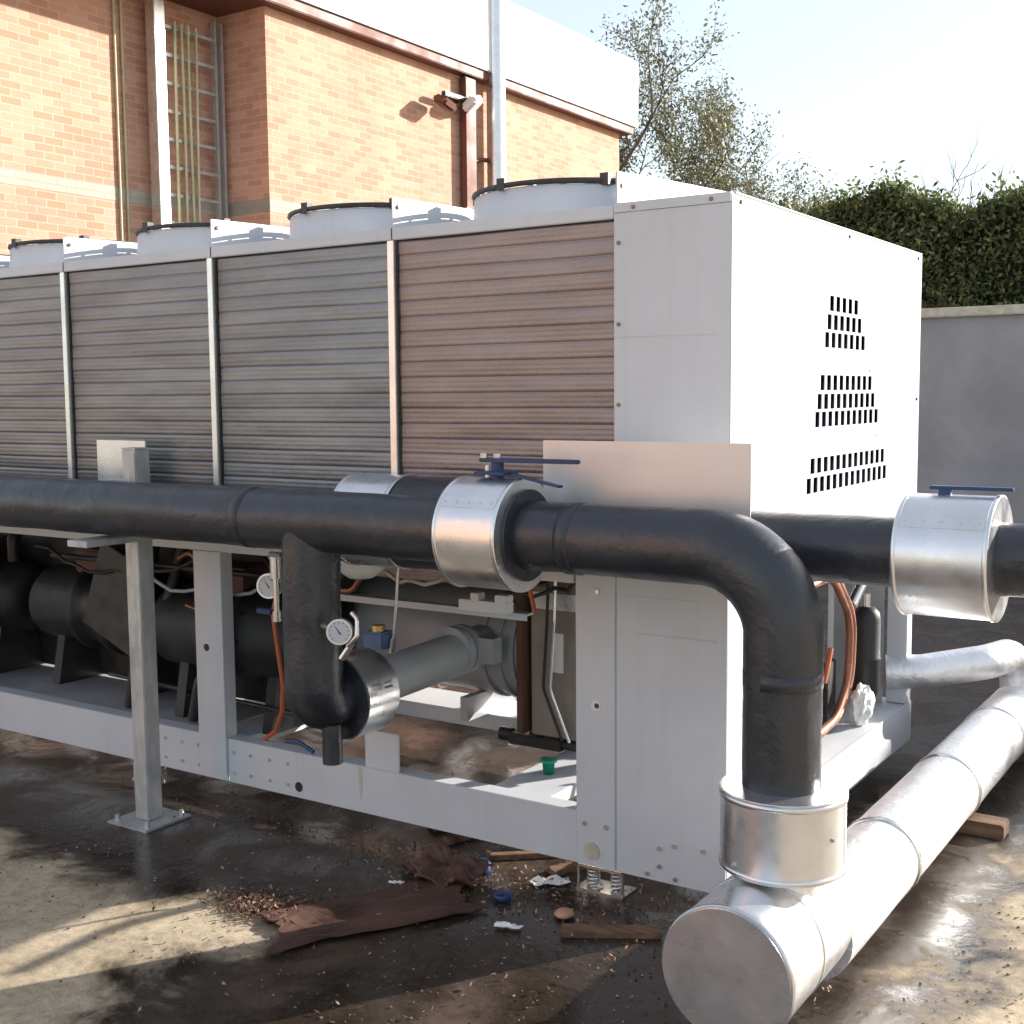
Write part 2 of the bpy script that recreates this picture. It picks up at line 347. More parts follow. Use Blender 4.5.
# fan cowls
for k in range(N):
    cx=A0-(k+.5)*PT+.01; cy=.565
    m=MB(); m.lathe([(.41,2.485),(.405,2.618),(.398,2.624),(.39,2.618),(.39,2.485)],(cx,cy,0),'z',72)
    fs=m.build('fan_cowl',P,ch)
    gm=MB()
    for rr,zz in ((.405,2.635),(.34,2.642),(.27,2.648),(.20,2.652),(.13,2.654)):
        pts=[(cx+rr*math.cos(2*PI*i/60),cy+rr*math.sin(2*PI*i/60),zz) for i in range(61)]
        gm.sweep(pts,.011 if rr>.4 else .0035,6,caps=False)
    for i in range(12):
        a=2*PI*i/12; gm.cyl((cx+.12*math.cos(a),cy+.12*math.sin(a),2.654),(cx+.405*math.cos(a),cy+.405*math.sin(a),2.636),.004,6)
    for i in range(6):
        a=2*PI*(i+.3)/6; gm.box(cx+.402*math.cos(a)-.018,cy+.402*math.sin(a)-.018,2.618,cx+.402*math.cos(a)+.018,cy+.402*math.sin(a)+.018,2.662)
    gm.cyl((cx,cy,2.60),(cx,cy,2.668),.12,24)
    gm.build('fan_guard',DARKST,fs)
    bm_=MB()
    for i in range(5):
        a=2*PI*i/5; R=Matrix.Rotation(a,3,'Z')@Matrix.Rotation(.4,3,'X')
        bm_.box(.1,-.07,-.003,.375,.07,.003,rot=R,piv=(0,0,0))
    for i in range(len(bm_.v)): bm_.v[i]=tuple(Vector(bm_.v[i])+Vector((cx,cy,2.57)))
    bm_.build('fan_blades',DARKST,fs)
# second row of cowls at the rear
for k in range(N):
    cx=A0-(k+.5)*PT; m=MB(); m.lathe([(.41,2.485),(.405,2.628),(.39,2.628),(.39,2.485)],(cx,1.78,0),'z',48); m.build('fan_cowl',P,ch)

# lower cabinet and frame
CL=-.427
MB().box(CL,-.004,.102,-.001,.0,1.196).build('lower_panel',P,ch)
m=MB(); m.box(-.003,.001,.300,0,.13,1.196); m.box(CL,.001,.3,CL+.003,.25,1.196); m.build('lower_panel_return',P,ch)
m=MB(); m.box(CL+.08,-.009,.985,-.04,-.0035,.993); m.box(CL+.01,-.006,1.12,-.02,-.0035,1.125); m.build('pressed_seam',P,ch)
MB().box(-.594,-.009,.102,CL-.003,.0,1.196).build('column_face',P,ch,bevel=.003)
m=MB(); m.box(-.594,.0,.30,-.591,.10,1.196); m.box(CL-.0065,.0,.3,CL-.0035,.10,1.196); m.build('column_side',P,ch)
MB().box(XL,.0,1.15,A0-.17,.06,1.2045).build('upper_beam',P,ch,bevel=.003)
MB().box(-.59,.002,1.14,-.01,.06,1.197).build('upper_beam',P,ch)
# front rail: channel with a top and bottom flange
m=MB(); m.box(XL,0,.100,-2.4205,.006,.300); m.box(XL,.006,.294,-2.4205,.085,.300); m.box(XL,.006,.1,-2.4205,.085,.106); m.build('base_rail',P,ch,bevel=.002)
m=MB(); m.box(-2.4185,.0,.100,-.596,.006,.299); m.box(-2.4185,.006,.293,-.596,.085,.299); m.box(-2.4185,.006,.1,-.596,.085,.106); m.build('base_rail',P,ch,bevel=.002)
m=MB(); m.box(-.594,.001,.100,.0,.006,.299); m.build('base_rail',P,ch,bevel=.002)
m=MB(); m.box(-.006,.0065,.100,.0,W,.300); m.box(-.27,.0865,.290,-.0065,W,.2965); m.box(-.09,.0865,.1,-.0065,W,.106); m.build('end_rail',P,ch,bevel=.002)
m=MB(); m.box(XL,W-.085,.294,-.28,W,.300); m.box(XL,W-.006,.1,-.0065,W-.0005,.2935); m.build('rear_rail',P,ch,bevel=.002)
m=MB(); m.box(XL,.0865,.1,XL+.006,W-.09,.3); m.build('end_rail',P,ch)
bolts('bolt',[(x,.0,z) for x in (-2.834,-2.724,-2.611,-2.506,-2.384,-2.278,-2.161,-2.054) for z in (.243,.150)],CHROME,.0085,.006)
bolts('bolt',[(x,-.004,z) for x,z in ((-.253,.224),(-.253,.158),(-.195,.243),(-.083,.247),(-.19,.123),(-.30,.123))],CHROME,.010,.007)
bolts('bolt',[(-.556,-.009,.262),(-.466,-.009,.262),(-.50,-.009,1.13)],CHROME,.011,.007)
for x,z,r,y in ((-1.992,.149,.022,0),(-2.53,.709,.017,-.009),):
    MB().cyl((x,y-.0015,z),(x,y-.0005,z),r,24).build('round_hole',BLACK,ch)
MB().cyl((-.509,-.0115,.71),(-.509,-.0095,.71),.019,24).build('hole_rim',WHITE,ch); MB().cyl((-.504,-.0125,.71),(-.504,-.0118,.71),.010,20).build('round_hole',BROWNP,ch)
MB().cyl((-.527,-.013,.161),(-.527,-.0095,.161),.033,28).build('knockout_cap',DIRTY,ch)
# frame posts along the front
def fpost(x0,x1):
    m=MB(); m.box(x0,-.009,.105,x1,-.001,1.149); m.box(x1-.008,-.0005,.301,x1,.062,1.149); m.build('frame_post',P,ch,bevel=.002)
fpost(-2.600,-2.425)
fpost(-4.62,-4.445)
MB().box(-1.615,.002,.3005,-1.440,.012,.46).build('saddle_plate',P,ch)
for x in (-.35,-2.5,-4.5,XL+.1):
    MB().box(x-.08,W-.012,.3005,x+.08,W-.004,1.2).build('frame_post',P,ch)
MB().box(-.10,W-.10,.3005,-.002,W-.013,1.199).build('frame_post',P,ch,bevel=.003)
# cross members and the long member under the evaporator
for x0,x1 in ((-1.05,-.78),(-2.62,-2.40),(-3.7,-3.5),(-4.7,-4.5)):
    MB().box(x0,.087,.235,x1,W-.09,.285).build('cross_member',P,ch,bevel=.003)
MB().box(-3.4,.78,.2875,-.64,1.06,.36).build('long_member',P,ch,bevel=.004)
MB().box(XL+.1,1.62,.2875,-.64,1.72,.34).build('long_member',P,ch,bevel=.004)
MB().box(XL+.05,.09,.2865,-2.63,.76,.292).build('floor_sheet',GREYP,ch)
# stain running down the rail
MB().add([(-1.655,-.0008,.294),(-1.632,-.0008,.294),(-1.630,-.0008,.22),(-1.638,-.0008,.15),(-1.648,-.0008,.18)],[(0,1,2,3,4)]).build('rust_stain',M_noise('rust_stain',(.47,.43,.31),(.54,.54,.50),ns=14,rough=(.5,.7)),ch,recalc=False)

# evaporator shell
ev=MB(); ev.lathe([(0,-3.5),(.12,-3.49),(.21,-3.44),(.24,-3.36),(.24,-1.20)],(0,.82,.71),'x',48)
ev=ev.build('evaporator',GREYP,ch)
m=MB()
for x in (-1.42,-1.33,-1.26): m.cyl((x-.012,.82,.71),(x+.012,.82,.71),.253,48)
m.build('shell_ring',GREYP,ev)
m=MB(); m.box(-1.2,.52,.38,-1.165,1.12,1.02); m.build('tube_sheet',BROWNP,ev,bevel=.004)
for x in (-1.55,-2.6,-3.2): MB().box(x-.02,.62,.361,x+.02,1.02,.47).build('saddle',GREYP,ev)
m=MB(); m.box(-1.15,.56,.375,-.90,1.1,1.02); cb=m.build('junction_cabinet',TAN,ch,bevel=.006)
MB().box(-1.04,.556,.66,-.985,.5595,.83).build('cover_plate',WHITE,cb)
m=MB(); m.box(-1.14,.552,.93,-.905,.559,1.0); m.build('cabinet_ledge',SHEET,cb)
m=MB(); m.sweep(bend([(-.78,.5,.42),(-.78,.5,.52),(-.82,.5,.60),(-.80,.5,.72)],.03,5),.008,8); m.build('sensor_line',DARKST,cb)
m=MB(); m.cyl((-.80,.50,.40),(-.80,.50,.50),.018,10); m.cyl((-.80,.50,.43),(-.74,.50,.43),.012,10); m.cyl((-.80,.50,.5),(-.80,.5,.54),.010,8); m.build('brass_valve',BRASS,cb)
# compressors (dark, left)
def compressor(cx,cy,L,lab=None):
    m=MB(); z=.72
    m.lathe([(0,-L/2),(.17,-L/2+.005),(.20,-L/2+.03),(.20,-.12),(.235,-.11),(.235,-.07),(.20,-.06),(.21,.10),(.245,.11),(.245,.16),(.21,.17),(.19,L/2-.04),(.10,L/2),(0,L/2)],(cx,cy,z),'x',40)
    for i in range(10):
        a=2*PI*i/10; m.cyl((cx+.10,cy+.225*math.cos(a),z+.225*math.sin(a)),(cx+.17,cy+.225*math.cos(a),z+.225*math.sin(a)),.014,6,smooth=False)
    o=m.build('compressor',BLACK,ch)
    m=MB(); m.box(cx-.18,cy-.11,z+.19,cx+.12,cy+.12,z+.32); m.build('terminal_box',BROWNP,o,bevel=.01)
    for dx in (-L*.32,L*.3):
        m=MB(); m.prism([(cy-.16,.293),(cy+.16,.293),(cy+.11,.56),(cy-.11,.56)],cx+dx-.03,cx+dx+.03,'x'); m.build('mounting_foot',BLACK,o)
    m=MB(); m.sweep(bend([(cx+.3,cy,z+.15),(cx+.3,cy,z+.38),(cx+.3,cy+.5,z+.38),(cx+.3,cy+.5,z+.1)],.08,6),.035,14); m.build('suction_pipe',DARKST,o)
    return o
MB().box(-4.9,.562,.3,-2.15,.572,1.06).build('shade_sheet',BLACK,ch,bevel=.003)  # black sheet added to darken the bay and block rear light
compressor(-2.62,.32,.95); compressor(-3.72,.45,1.0); compressor(-4.85,.42,.95)
m=MB(); m.box(-3.50,.12,.62,-3.12,.16,1.08,rot=Matrix.Rotation(rad(22),3,'Y')); m.build('slanted_bracket',DARKST,ch,bevel=.004)
m=MB(); m.sweep(bend([(-3.28,.16,.30),(-3.2,.16,.62),(-3.02,.2,.85),(-3.0,.3,1.12)],.1,6),.028,12); m.sweep(bend([(-2.78,.12,.31),(-2.72,.12,.52),(-2.7,.3,.62)],.06,6),.026,12); m.build('black_hose',BLACK,ch)
m=MB(); m.cyl((-3.9,.2,1.02),(-1.95,.2,1.02),.014,10); m.cyl((-3.6,.3,.40),(-2.1,.14,.42),.012,10); m.build('conduit',DARKST,ch)
m=MB(); m.sweep(bend([(-2.95,.22,1.06),(-2.85,.2,1.10),(-2.72,.2,1.0),(-2.63,.2,1.12)],.05,6),.012,10); m.sweep(bend([(-2.8,.12,.86),(-2.7,.12,.84),(-2.62,.12,.78)],.05,6),.008,8); m.build('copper_line',COPPER,ch)
m=MB(); m.sweep(bend([(-1.98,.15,1.12),(-1.95,.15,1.01),(-1.80,.15,1.0),(-1.72,.15,1.10)],.07,8),.011,10); m.build('copper_line',COPPER,ch)
m=MB(); m.lathe([(0,1.065),(.05,1.07),(.09,1.10),(.10,1.148)],(-1.60,-.02,.03),'z',28); m.build('sight_dome',WHITE,ch)
m=MB(); m.box(-2.25,.30,.945,-1.0,.345,.953); m.box(-2.25,.297,.925,-1.0,.2995,.953); m.build('cable_tray',P,ch)
m=MB(); m.box(-1.30,.24,.955,-1.06,.293,1.0); m.box(-1.24,.24,1.0,-1.20,.29,1.03); m.box(-1.12,.24,1.0,-1.06,.29,1.03); m.build('terminal_block',WHITE,ch,bevel=.003)
m=MB(); m.sweep([(-1.50,.10,1.15),(-1.515,.10,.98),(-1.535,.10,.83)],.0065,8); m.build('hanger_rod',CHROME,ch)
m=MB(); m.cyl((-1.535,.1,.835),(-1.545,.1,.77),.014,8); m.build('rod_clip',CHROME,ch)
m=MB(); m.box(-1.66,.05,.79,-1.55,.14,.86); ac=m.build('actuator',M_noise('pale_blue_enamel',(.06,.13,.26),(.10,.19,.34),ns=9,rough=(.3,.5)),ch,bevel=.008)
m=MB(); m.cyl((-1.605,.09,.86),(-1.605,.09,.885),.028,14); m.build('actuator_cap',BRASS,ac)
m=MB(); m.sweep(bend([(-.86,.05,1.15),(-.83,.05,1.11),(-.80,.04,1.02)],.03,5),.009,8); m.build('orange_wire',ORANGE,ch)
for i,(xa,xb,y_,z_) in enumerate(((-3.9,-2.7,.10,.98),(-3.2,-2.2,.13,.92),(-2.35,-1.75,.16,1.02),(-1.9,-1.15,.20,1.06),(-1.35,-.72,.35,1.03))):
    pts=[(xa+(xb-xa)*t/16,y_+.03*math.sin(t*.9+i),z_+.10*((t/8-1)**2)+.012*math.sin(t*1.7+i*2)) for t in range(17)]
    m=MB(); m.sweep(pts,.009,8); m.build('control_cable',(BLACK,GREYP,BLACK,DIRTY,BLACK)[i],ch)
for i,(xa,ya) in enumerate(((-1.02,.50),(-.98,.49))):
    m=MB(); m.sweep(bend([(xa,ya,1.12),(xa+.01,ya-.03,.90),(xa-.03,ya,.60),(xa+.05,ya+.02,.38)],.08,6),.007,8); m.build('control_cable',(BLACK,CHROME)[i],ch)
# cable hanging from the gauge
m=MB(); m.sweep([(-2.10,.02,1.02),(-2.13,.01,.9),(-2.105,.01,.74),(-2.09,.02,.58),(-2.11,.03,.46),(-2.17,.05,.36),(-2.26,.07,.305)],.010,10); m.build('orange_cable',ORANGE,ch)
# black connector and small parts on the frame near the opening
m=MB(); m.box(-1.30,.60,.30,-1.03,.68,.35); m.cyl((-1.30,.64,.33),(-1.36,.64,.33),.03,12); m.cyl((-1.17,.64,.35),(-1.17,.64,.37),.035,12); m.cyl((-1.03,.64,.325),(-.97,.64,.325),.022,12); m.build('cable_coupling',BLACK,ch,bevel=.004)
# end opening: copper bends, receiver, grey inner panel
MB().box(-.36,2.17,.2975,-.11,2.18,1.198).build('inner_panel',GREYP,ch)
m=MB()
for dy,dr in ((0,0),(.045,.0)):
    m.sweep(bend([(-.12,1.02+dy,1.02),(-.12,1.42+dy,1.03),(-.12,1.69+dy,.80),(-.12,1.66+dy,.50),(-.12,1.50+dy,.37),(-.12,1.25+dy,.35)],.22,14),.018,12)
m.build('copper_bend',COPPER,ch)
m=MB(); m.lathe([(0,.82),(.04,.815),(.06,.79),(.066,.76),(.066,.58),(.069,.575),(.069,.565),(.066,.56),(.066,.42),(.05,.385),(0,.375)],(-.12,1.93,0),'z',28); rc=m.build('receiver',BLACK,ch)
m=MB(); m.cyl((-.12,1.93,.297),(-.12,1.93,.385),.045,16); m.cyl((-.12,1.93,.81),(-.12,1.93,.88),.016,10); m.build('receiver_stem',CHROME,rc)
m=MB(); m.cyl((-.12,1.70,.86),(-.10,1.80,.96),.024,12); m.build('valve_stem',CHROME,ch)
m=MB(); m.box(-.20,1.50,.30,-.16,1.62,.62); m.cyl((-.22,1.42,.3),(-.22,1.42,.78),.045,16); m.build('dark_drier',DARKST,ch,bevel=.006)
m=MB(); m.sweep(bend([(-.10,1.28,.58),(-.10,1.31,.63),(-.10,1.36,.72)],.03,5),.012,8); m.build('orange_wire',ORANGE,ch)
# crumpled white bag by the receiver
bmm=bmesh.new(); bmesh.ops.create_icosphere(bmm,subdivisions=4,radius=1)
for v in bmm.verts:
    n=noise.noise(v.co*2.3); n2=noise.noise(v.co*6); v.co*= (1+.25*n+.12*n2); v.co=Vector((v.co.x*.05,v.co.y*.075,v.co.z*.095))
me=bpy.data.meshes.new('plastic_bag'); bmm.to_mesh(me); bmm.free(); me.materials.append(WHITE)
for p in me.polygons: p.use_smooth=False
o=bpy.data.objects.new('plastic_bag',me); o.location=(-.07,1.72,.39); C.objects.link(o); tag(o,'crumpled white plastic bag lying on the end rail beside the black receiver','bag')
# green cap on the cross member
m=MB(); m.lathe([(0,0),(.022,0),(.026,.05),(.036,.052),(.036,.062),(.0,.062)],(-.94,.36,.286),'z',20); o=m.build('plastic_cup',GREEN); tag(o,'small green plastic cup standing on the white cross member','cup')

# spring isolators
def isolator(x,y,lab):
    t=thing('spring_isolator',(x,y,0),lab,'spring mount','spring mounts under the chiller')
    m=MB(); m.box(x-.10,y-.05,.0,x+.10,y+.06,.008); m.box(x-.09,y-.045,.0885,x+.09,y+.055,.0985); m.build('mount_plate',CHROME,t)
    for dx in (-.05,.05):
        m=MB(); pts=[(x+dx+.022*math.cos(i*.5),y+.022*math.sin(i*.5),.012+.074*i/63) for i in range(64)]; m.sweep(pts,.0045,8); m.build('coil_spring',CHROME,t)
    m=MB()
    for dx in (-.095,.09): m.box(x+dx,y-.045,.0085,x+dx+.005,y-.035,.088)
    m.build('guide_bar',CHROME,t)
isolator(-.50,.045,'silver twin spring mount under the rail below the round knockout')
isolator(-2.98,.045,'twin spring mount under the rail behind the galvanised post')
isolator(-5.2,.045,'twin spring mount under the far left end of the front rail')
isolator(-.30,W-.06,'twin spring mount under the rear corner of the chiller nearest the end')
isolator(-2.98,W-.06,'twin spring mount under the middle of the rear rail')
isolator(-5.2,W-.06,'twin spring mount under the far end of the rear rail')

# ------------------------------------------------------------------ pipework
PY=-.50; PZ=1.384; PR=.112
fp=thing('front_pipe',(.39,PY,0),'black insulated pipe in front of the coils that bends down into the silver header','pipe')
path=dense(bend([(-6.4,PY,PZ),(.385,PY,PZ),(.385,PY,.69)],.245,14),.03)
def seams(base,L0s):
    def g(L,a):
        v=base(L,a)
        for s in L0s:
            v+= .007*math.exp(-((L-s)/.018)**2)
        return v
    return g
w1=seams(wob(1,.03,4.5),(3.9,5.0,6.42,6.65,6.80,6.95,7.15))
m=MB(); m.sweep(path,PR,40,rf=lambda L,a:w1(L,a)+.055*math.exp(-((L-6.70)/.20)**2)+.012*noise.noise(Vector((L*22,math.cos(a)*2,math.sin(a)*2)))*math.exp(-((L-6.72)/.24)**2))
m.build('pipe',RUB,fp)
for x in (-3.55,-1.72,-.30):
    m=MB(); m.lathe([(PR*.97,x-.024),(PR+.0030,x-.022),(PR+.0032,x+.022),(PR*.97,x+.024)],(0,PY,PZ),'x',40); m.build('tape_band',RUB,fp)
for z_ in (1.02,):
    m=MB(); m.lathe([(PR*.97,z_-.024),(PR+.0030,z_-.022),(PR+.0032,z_+.022),(PR*.97,z_+.024)],(.385,PY,0),'z',40); m.build('tape_band',RUB,fp)
# branch tee
bp=dense(bend([(-1.43,PY,PZ),(-1.43,PY,.695),(-1.43,-.33,.695)],.20,14),.025)
m=MB(); m.sweep(bp,.108,36,rf=seams(wob(5,.05,6),(.12,.36,.52,.62))); br=m.build('branch_pipe',RUB,fp)
m=MB(); m.cyl((-1.39,PY+.05,.62),(-1.39,PY+.05,.47),.038,20,smooth=True); m.build('drain_stub',RUB,fp)
m=MB(); m.sweep(bend([(-1.43,PY-.01,.52),(-1.50,PY-.015,.55),(-1.56,PY-.02,.545)],.03,4),.008,8); m.build('drain_lever',BLUE,fp)
m=MB(); m.cyl((-1.43,-.375,.695),(-1.43,-.20,.695),.165,44,inner=.078); jk=m.build('branch_jacket',ALU,fp)
m=MB(); m.cyl((-1.43,-.381,.695),(-1.43,-.3755,.695),.158,44,inner=.08); m.build('jacket_end',RUB,jk)
m=MB(); m.cyl((-1.26,-.29,.75),(-1.22,-.29,.765),.014,10); m.build('jacket_screw',CHROME,jk)
m=MB(); m.sweep([(-1.43,-.36,.705),(-1.43,.62,.73)],.092,32); m.build('grey_pipe',GREYP,fp)
m=MB(); m.cyl((-1.43,.36,.74),(-1.43,.40,.74),.108,32); m.cyl((-1.43,.42,.74),(-1.43,.45,.74),.108,32); m.box(-1.345,.43,.69,-1.26,.50,.80); m.build('coupling',GREYP,fp)
# valve jacket
def jacket(x0,x1,y,z,r,par,inner):
    m=MB(); m.cyl((x0,y,z),(x1,y,z),r,64,inner=inner)
    m.lathe([(r,x0),(r+.004,x0+.002),(r+.004,x0+.012),(r,x0+.014)],(0,y,z),'x',64); m.lathe([(r,x1-.014),(r+.004,x1-.012),(r+.004,x1-.002),(r,x1)],(0,y,z),'x',64)
    o=m.build('valve_jacket',ALU,par)
    a=rad(-62); lp=MB(); lp.box(x0+.016,y-.02,z+r-.001,x1-.016,y+.02,z+r+.0015,rot=Matrix.Rotation(rad(52),3,'X'),piv=(x0,y,z)); lp.build('lap_seam',ALU,o)
    for i in range(5):
        q=Vector((x0+.03+(x1-x0-.06)*i/4,y,z)); v=Matrix.Rotation(rad(52),3,'X')@Vector((0,0,r+.0015)); rv=MB(); rv.cyl(q+v,q+v*1.012,.0045,8); rv.build('rivet',CHROME,o)
    return o
vj=jacket(-.736,-.494,PY,PZ,.183,fp,.10)
m=MB(); m.sweep(dense([(-.498,PY,PZ),(-.478,PY,PZ)],.01),.150,40); m.build('jacket_plug',RUB,vj)
# butterfly valve levers
m=MB()
zt=PZ+.183
m.cyl((-.60,PY,zt-.03),(-.60,PY,zt+.05),.022,16)
m.box(-.665,PY-.045,zt+.012,-.545,PY+.045,zt+.022)
m.build('valve_neck',BLUE,fp,bevel=.002)
m=MB(); Rz=Matrix.Rotation(rad(8),3,'Z')
m.prism([(-.66,PY-.022),(-.56,PY-.028),(-.30,PY-.012),(-.285,PY),(-.30,PY+.014),(-.56,PY+.028),(-.66,PY+.022)],zt+.052,zt+.066,'z')
m.build('valve_lever',BLUE,fp,bevel=.003)
m=MB(); m.box(-.60,PY-.012,zt+.02,-.33,PY+.014,zt+.028,rot=Matrix.Rotation(rad(9),3,'Y')@Matrix.Rotation(rad(-8),3,'Z'),piv=(-.6,PY,zt+.03)); m.build('lock_lever',BLUE,fp,bevel=.002)
m=MB(); m.cyl((-.64,PY-.02,zt+.066),(-.64,PY-.02,zt+.082),.012,6,smooth=False); m.cyl((-.60,PY,zt+.066),(-.60,PY,zt+.08),.014,6,smooth=False); m.cyl((-.655,PY+.03,zt+.0),(-.655,PY+.03,zt+.04),.014,8); m.build('lever_bolt',CHROME,fp)
# collar at the foot of the riser
m=MB(); m.cyl((.39,PY,.466),(.39,PY,.700),.180,64,inner=.09)
m.lathe([(.18,.468),(.184,.471),(.184,.482),(.18,.484)],(.39,PY,0),'z',64); m.lathe([(.18,.676),(.184,.678),(.184,.692),(.18,.694)],(.39,PY,0),'z',64)
m.lathe([(.184,.698),(.10,.7035)],(.39,PY,0),'z',64); co=m.build('riser_collar',ALU,fp)
bolts('screw',[(.39+.181*math.cos(a),PY+.181*math.sin(a),z) for a,z in ((rad(-20),.59),(rad(-118),.50))],CHROME,.007,.006,parent=co)
# gauges on the branch
def gauge(c,r,d,par):
    c=Vector(c); d=Vector(d).normalized()
    o=MB().cyl(c,c+d*.03,r,28).build('gauge_body',CHROME,par)
    MB().cyl(c+d*.0305,c+d*.032,r*.86,28).build('gauge_dial',DIAL,o)
    u=d.cross(Vector((0,0,1))).normalized(); w=u.cross(d)
    m=MB(); q=c+d*.033; e=(u*.5+w*.7).normalized(); s=e.cross(d)
    m.add([q-s*.003-e*.01,q+s*.003-e*.01,q+e*r*.7],[(0,1,2)]); 
    for k in range(11):
        a=rad(-135+27*k); t=u*math.sin(a)+w*math.cos(a); n_=t.cross(d)*.0012
        m.add([q+t*r*.68-n_,q+t*r*.68+n_,q+t*r*.8+n_,q+t*r*.8-n_],[(0,1,2,3)])
    m.build('gauge_needle',BLACK,o,recalc=False); return o
gauge((-1.80,-.33,1.094),.05,(.35,-.9,.05),fp)
m=MB(); m.sweep(bend([(-1.745,-.36,.985),(-1.745,-.36,1.19),(-1.80,-.34,1.22),(-1.62,-.45,1.24)],.03,5),.012,10); m.cyl((-1.745,-.36,1.13),(-1.745,-.36,1.22),.022,12); m.cyl((-1.745,-.36,1.16),(-1.80,-.34,1.10),.010,8); m.cyl((-1.745,-.36,.96),(-1.745,-.36,1.0),.018,10); m.build('gauge_stem',CHROME,fp)
m=MB(); m.box(-1.845,-.375,.985,-1.765,-.355,1.005); m.build('gauge_cock_handle',BLUE,fp,bevel=.004)
gauge((-1.205,-.60,1.015),.046,(.5,-.85,.05),fp)
m=MB(); m.cyl((-1.33,-.55,1.012),(-1.205,-.60,1.015),.014,10); m.sweep(bend([(-1.175,-.60,.965),(-1.14,-.59,1.0),(-1.145,-.58,1.06),(-1.17,-.58,1.08)],.02,4),.009,8); m.cyl((-1.205,-.60,.915),(-1.165,-.585,.975),.012,8); m.build('gauge_stem',CHROME,fp)

# rear pipe
RY=-.15; RZ=1.358; RR=.106
rp=thing('rear_pipe',(.5,RY,0),'black insulated pipe running close to the chiller behind the front pipe','pipe')
m=MB(); m.sweep(dense([(-6.4,RY,RZ),(3.2,RY,RZ)],.05),RR,36,rf=seams(wob(9,.03,4),(6.9,7.2))); m.build('pipe',RUB,rp)
o=jacket(-1.50,-1.235,RY,RZ,.180,rp,.095); o['label']='silver jacket peeping over the front pipe'
m=MB(); m.sweep(dense([(-1.232,RY,RZ),(-.86,RY,RZ)],.03),.176,40,rf=wob(3,.02,5)); m.build('valve_wrap',RUB,rp)
o=jacket(.635,.90,RY,RZ,.180,rp,.095); o['label']='silver jacket at the right near the slotted end panel'
m=MB(); zt2=RZ+.183
m.cyl((.74,RY,zt2-.02),(.74,RY,zt2+.012),.02,14); m.prism([(.70,RY-.02),(.93,RY-.012),(.93,RY+.012),(.70,RY+.02)],zt2+.012,zt2+.022,'z'); m.build('valve_lever',BLUE,rp,bevel=.002)

# header
hd=thing('header_pipe',(.43,-.6,0),'large silver foil clad header pipe lying along the ground beside the chiller end','pipe')
HX,HZ,HR=.42,.205,.140
def hwob(L,a): return 1+.012*noise.noise(Vector((L*5,math.cos(a)*2,math.sin(a)*2)))+.005*noise.noise(Vector((L*16,math.cos(a)*5,math.sin(a)*5)))
m=MB(); m.sweep(dense([(HX,-.36,HZ),(HX,9.0,HZ)],.04),HR,40,rf=hwob); m.build('pipe',FOIL,hd)
for yy in (.35,1.25,2.15,3.1,4.1,5.2):
    m=MB(); m.lathe([(HR-.004,yy),(HR+.006,yy+.003),(HR+.006,yy+.028),(HR-.004,yy+.031)],(HX,0,HZ),'y',40); m.build('strap_band',ALU,hd)
m=MB(); m.cyl((.370,-.86,.268),(.370,-.36,.268),.190,64)
m.lathe([(.190,-.858),(.194,-.855),(.194,-.845),(.19,-.842)],(.370,0,.268),'y',64); m.lathe([(.19,-.62),(.193,-.618),(.193,-.608),(.19,-.606)],(.370,0,.268),'y',64)
m.build('end_jacket',ALU,hd)
m=MB(); m.cyl((.370,-.866,.268),(.370,-.861,.268),.186,64); m.build('jacket_disc',SHEET,hd)
m=MB(); m.lathe([(.0,-.30),(.17,-.30),(.19,-.36)],(.370,0,.268),'y',48); m.build('jacket_shoulder',ALU,hd)
m=MB(); m.cyl((.385,PY,.465),(.385,PY,.40),.125,40); m.build('riser_stub',FOIL,hd)
m=MB(); m.cyl((HX+.02,-.30,.40),(HX+.02,-.30,.45),.035,16); m.cyl((HX+.02,-.30,.448),(HX+.02,-.30,.46),.025,8); m.build('vent_plug',ALU,hd)
m=MB(); m.sweep(dense(bend([(HX,2.75,HZ),(HX-.02,2.75,.50),(HX-.10,2.45,.50),(.06,2.25,.46),(-.10,2.20,.45)],.12,8),.03),.085,28,rf=hwob); m.build('foil_branch',FOIL,hd)
# header sleepers
def sleeper(y,lab):
    m=MB(); m.box(HX-.22,y-.06,.0,HX+.22,y+.06,.062); o=m.build('timber_sleeper',WOOD,bevel=.006); tag(o,lab,'timber block','timber blocks under the header pipe')
sleeper(1.4,'nearest timber block under the silver header pipe beside the chiller end'); sleeper(3.6,'timber block under the silver header just past the chiller'); sleeper(6.0,'farthest timber block under the silver header pipe')

# support post for the pipes
pp=thing('pipe_support_post',(-2.44,-.36,0),'galvanised square steel post on a base plate holding up the black pipes at left','post')
x0=-2.60
m=MB(); m.box(x0,-.385,.012,x0+.085,-.305,1.62); m.build('post',GALV,pp,bevel=.004)
m=MB(); m.box(x0+.0,-.385,1.621,x0+.085,-.305,1.628); m.build('post_cap',GALV,pp)
m=MB(); m.box(x0-.08,-.47,.0,x0+.17,-.22,.011); m.build('base_plate',GALV,pp,bevel=.002)
bolts('anchor_bolt',[(x0-.05,-.44,.011),(x0+.14,-.44,.011),(x0-.05,-.25,.011),(x0+.14,-.25,.011)],CHROME,.012,.025,parent=pp,axis='z')
m=MB(); m.box(x0-.02,-.66,1.235,x0+.105,-.02,1.262); m.build('pipe_bracket',GALV,pp,bevel=.003)
# second post beyond the left
copy_tree(pp,(-2.4,0,0),'galvanised square steel post farther left along the black pipes')
pp['group']='galvanised pipe posts'
for o in list(C.objects):
    if o.type=='EMPTY' and o.name.startswith('pipe_support_post'): o['group']='galvanised pipe posts'

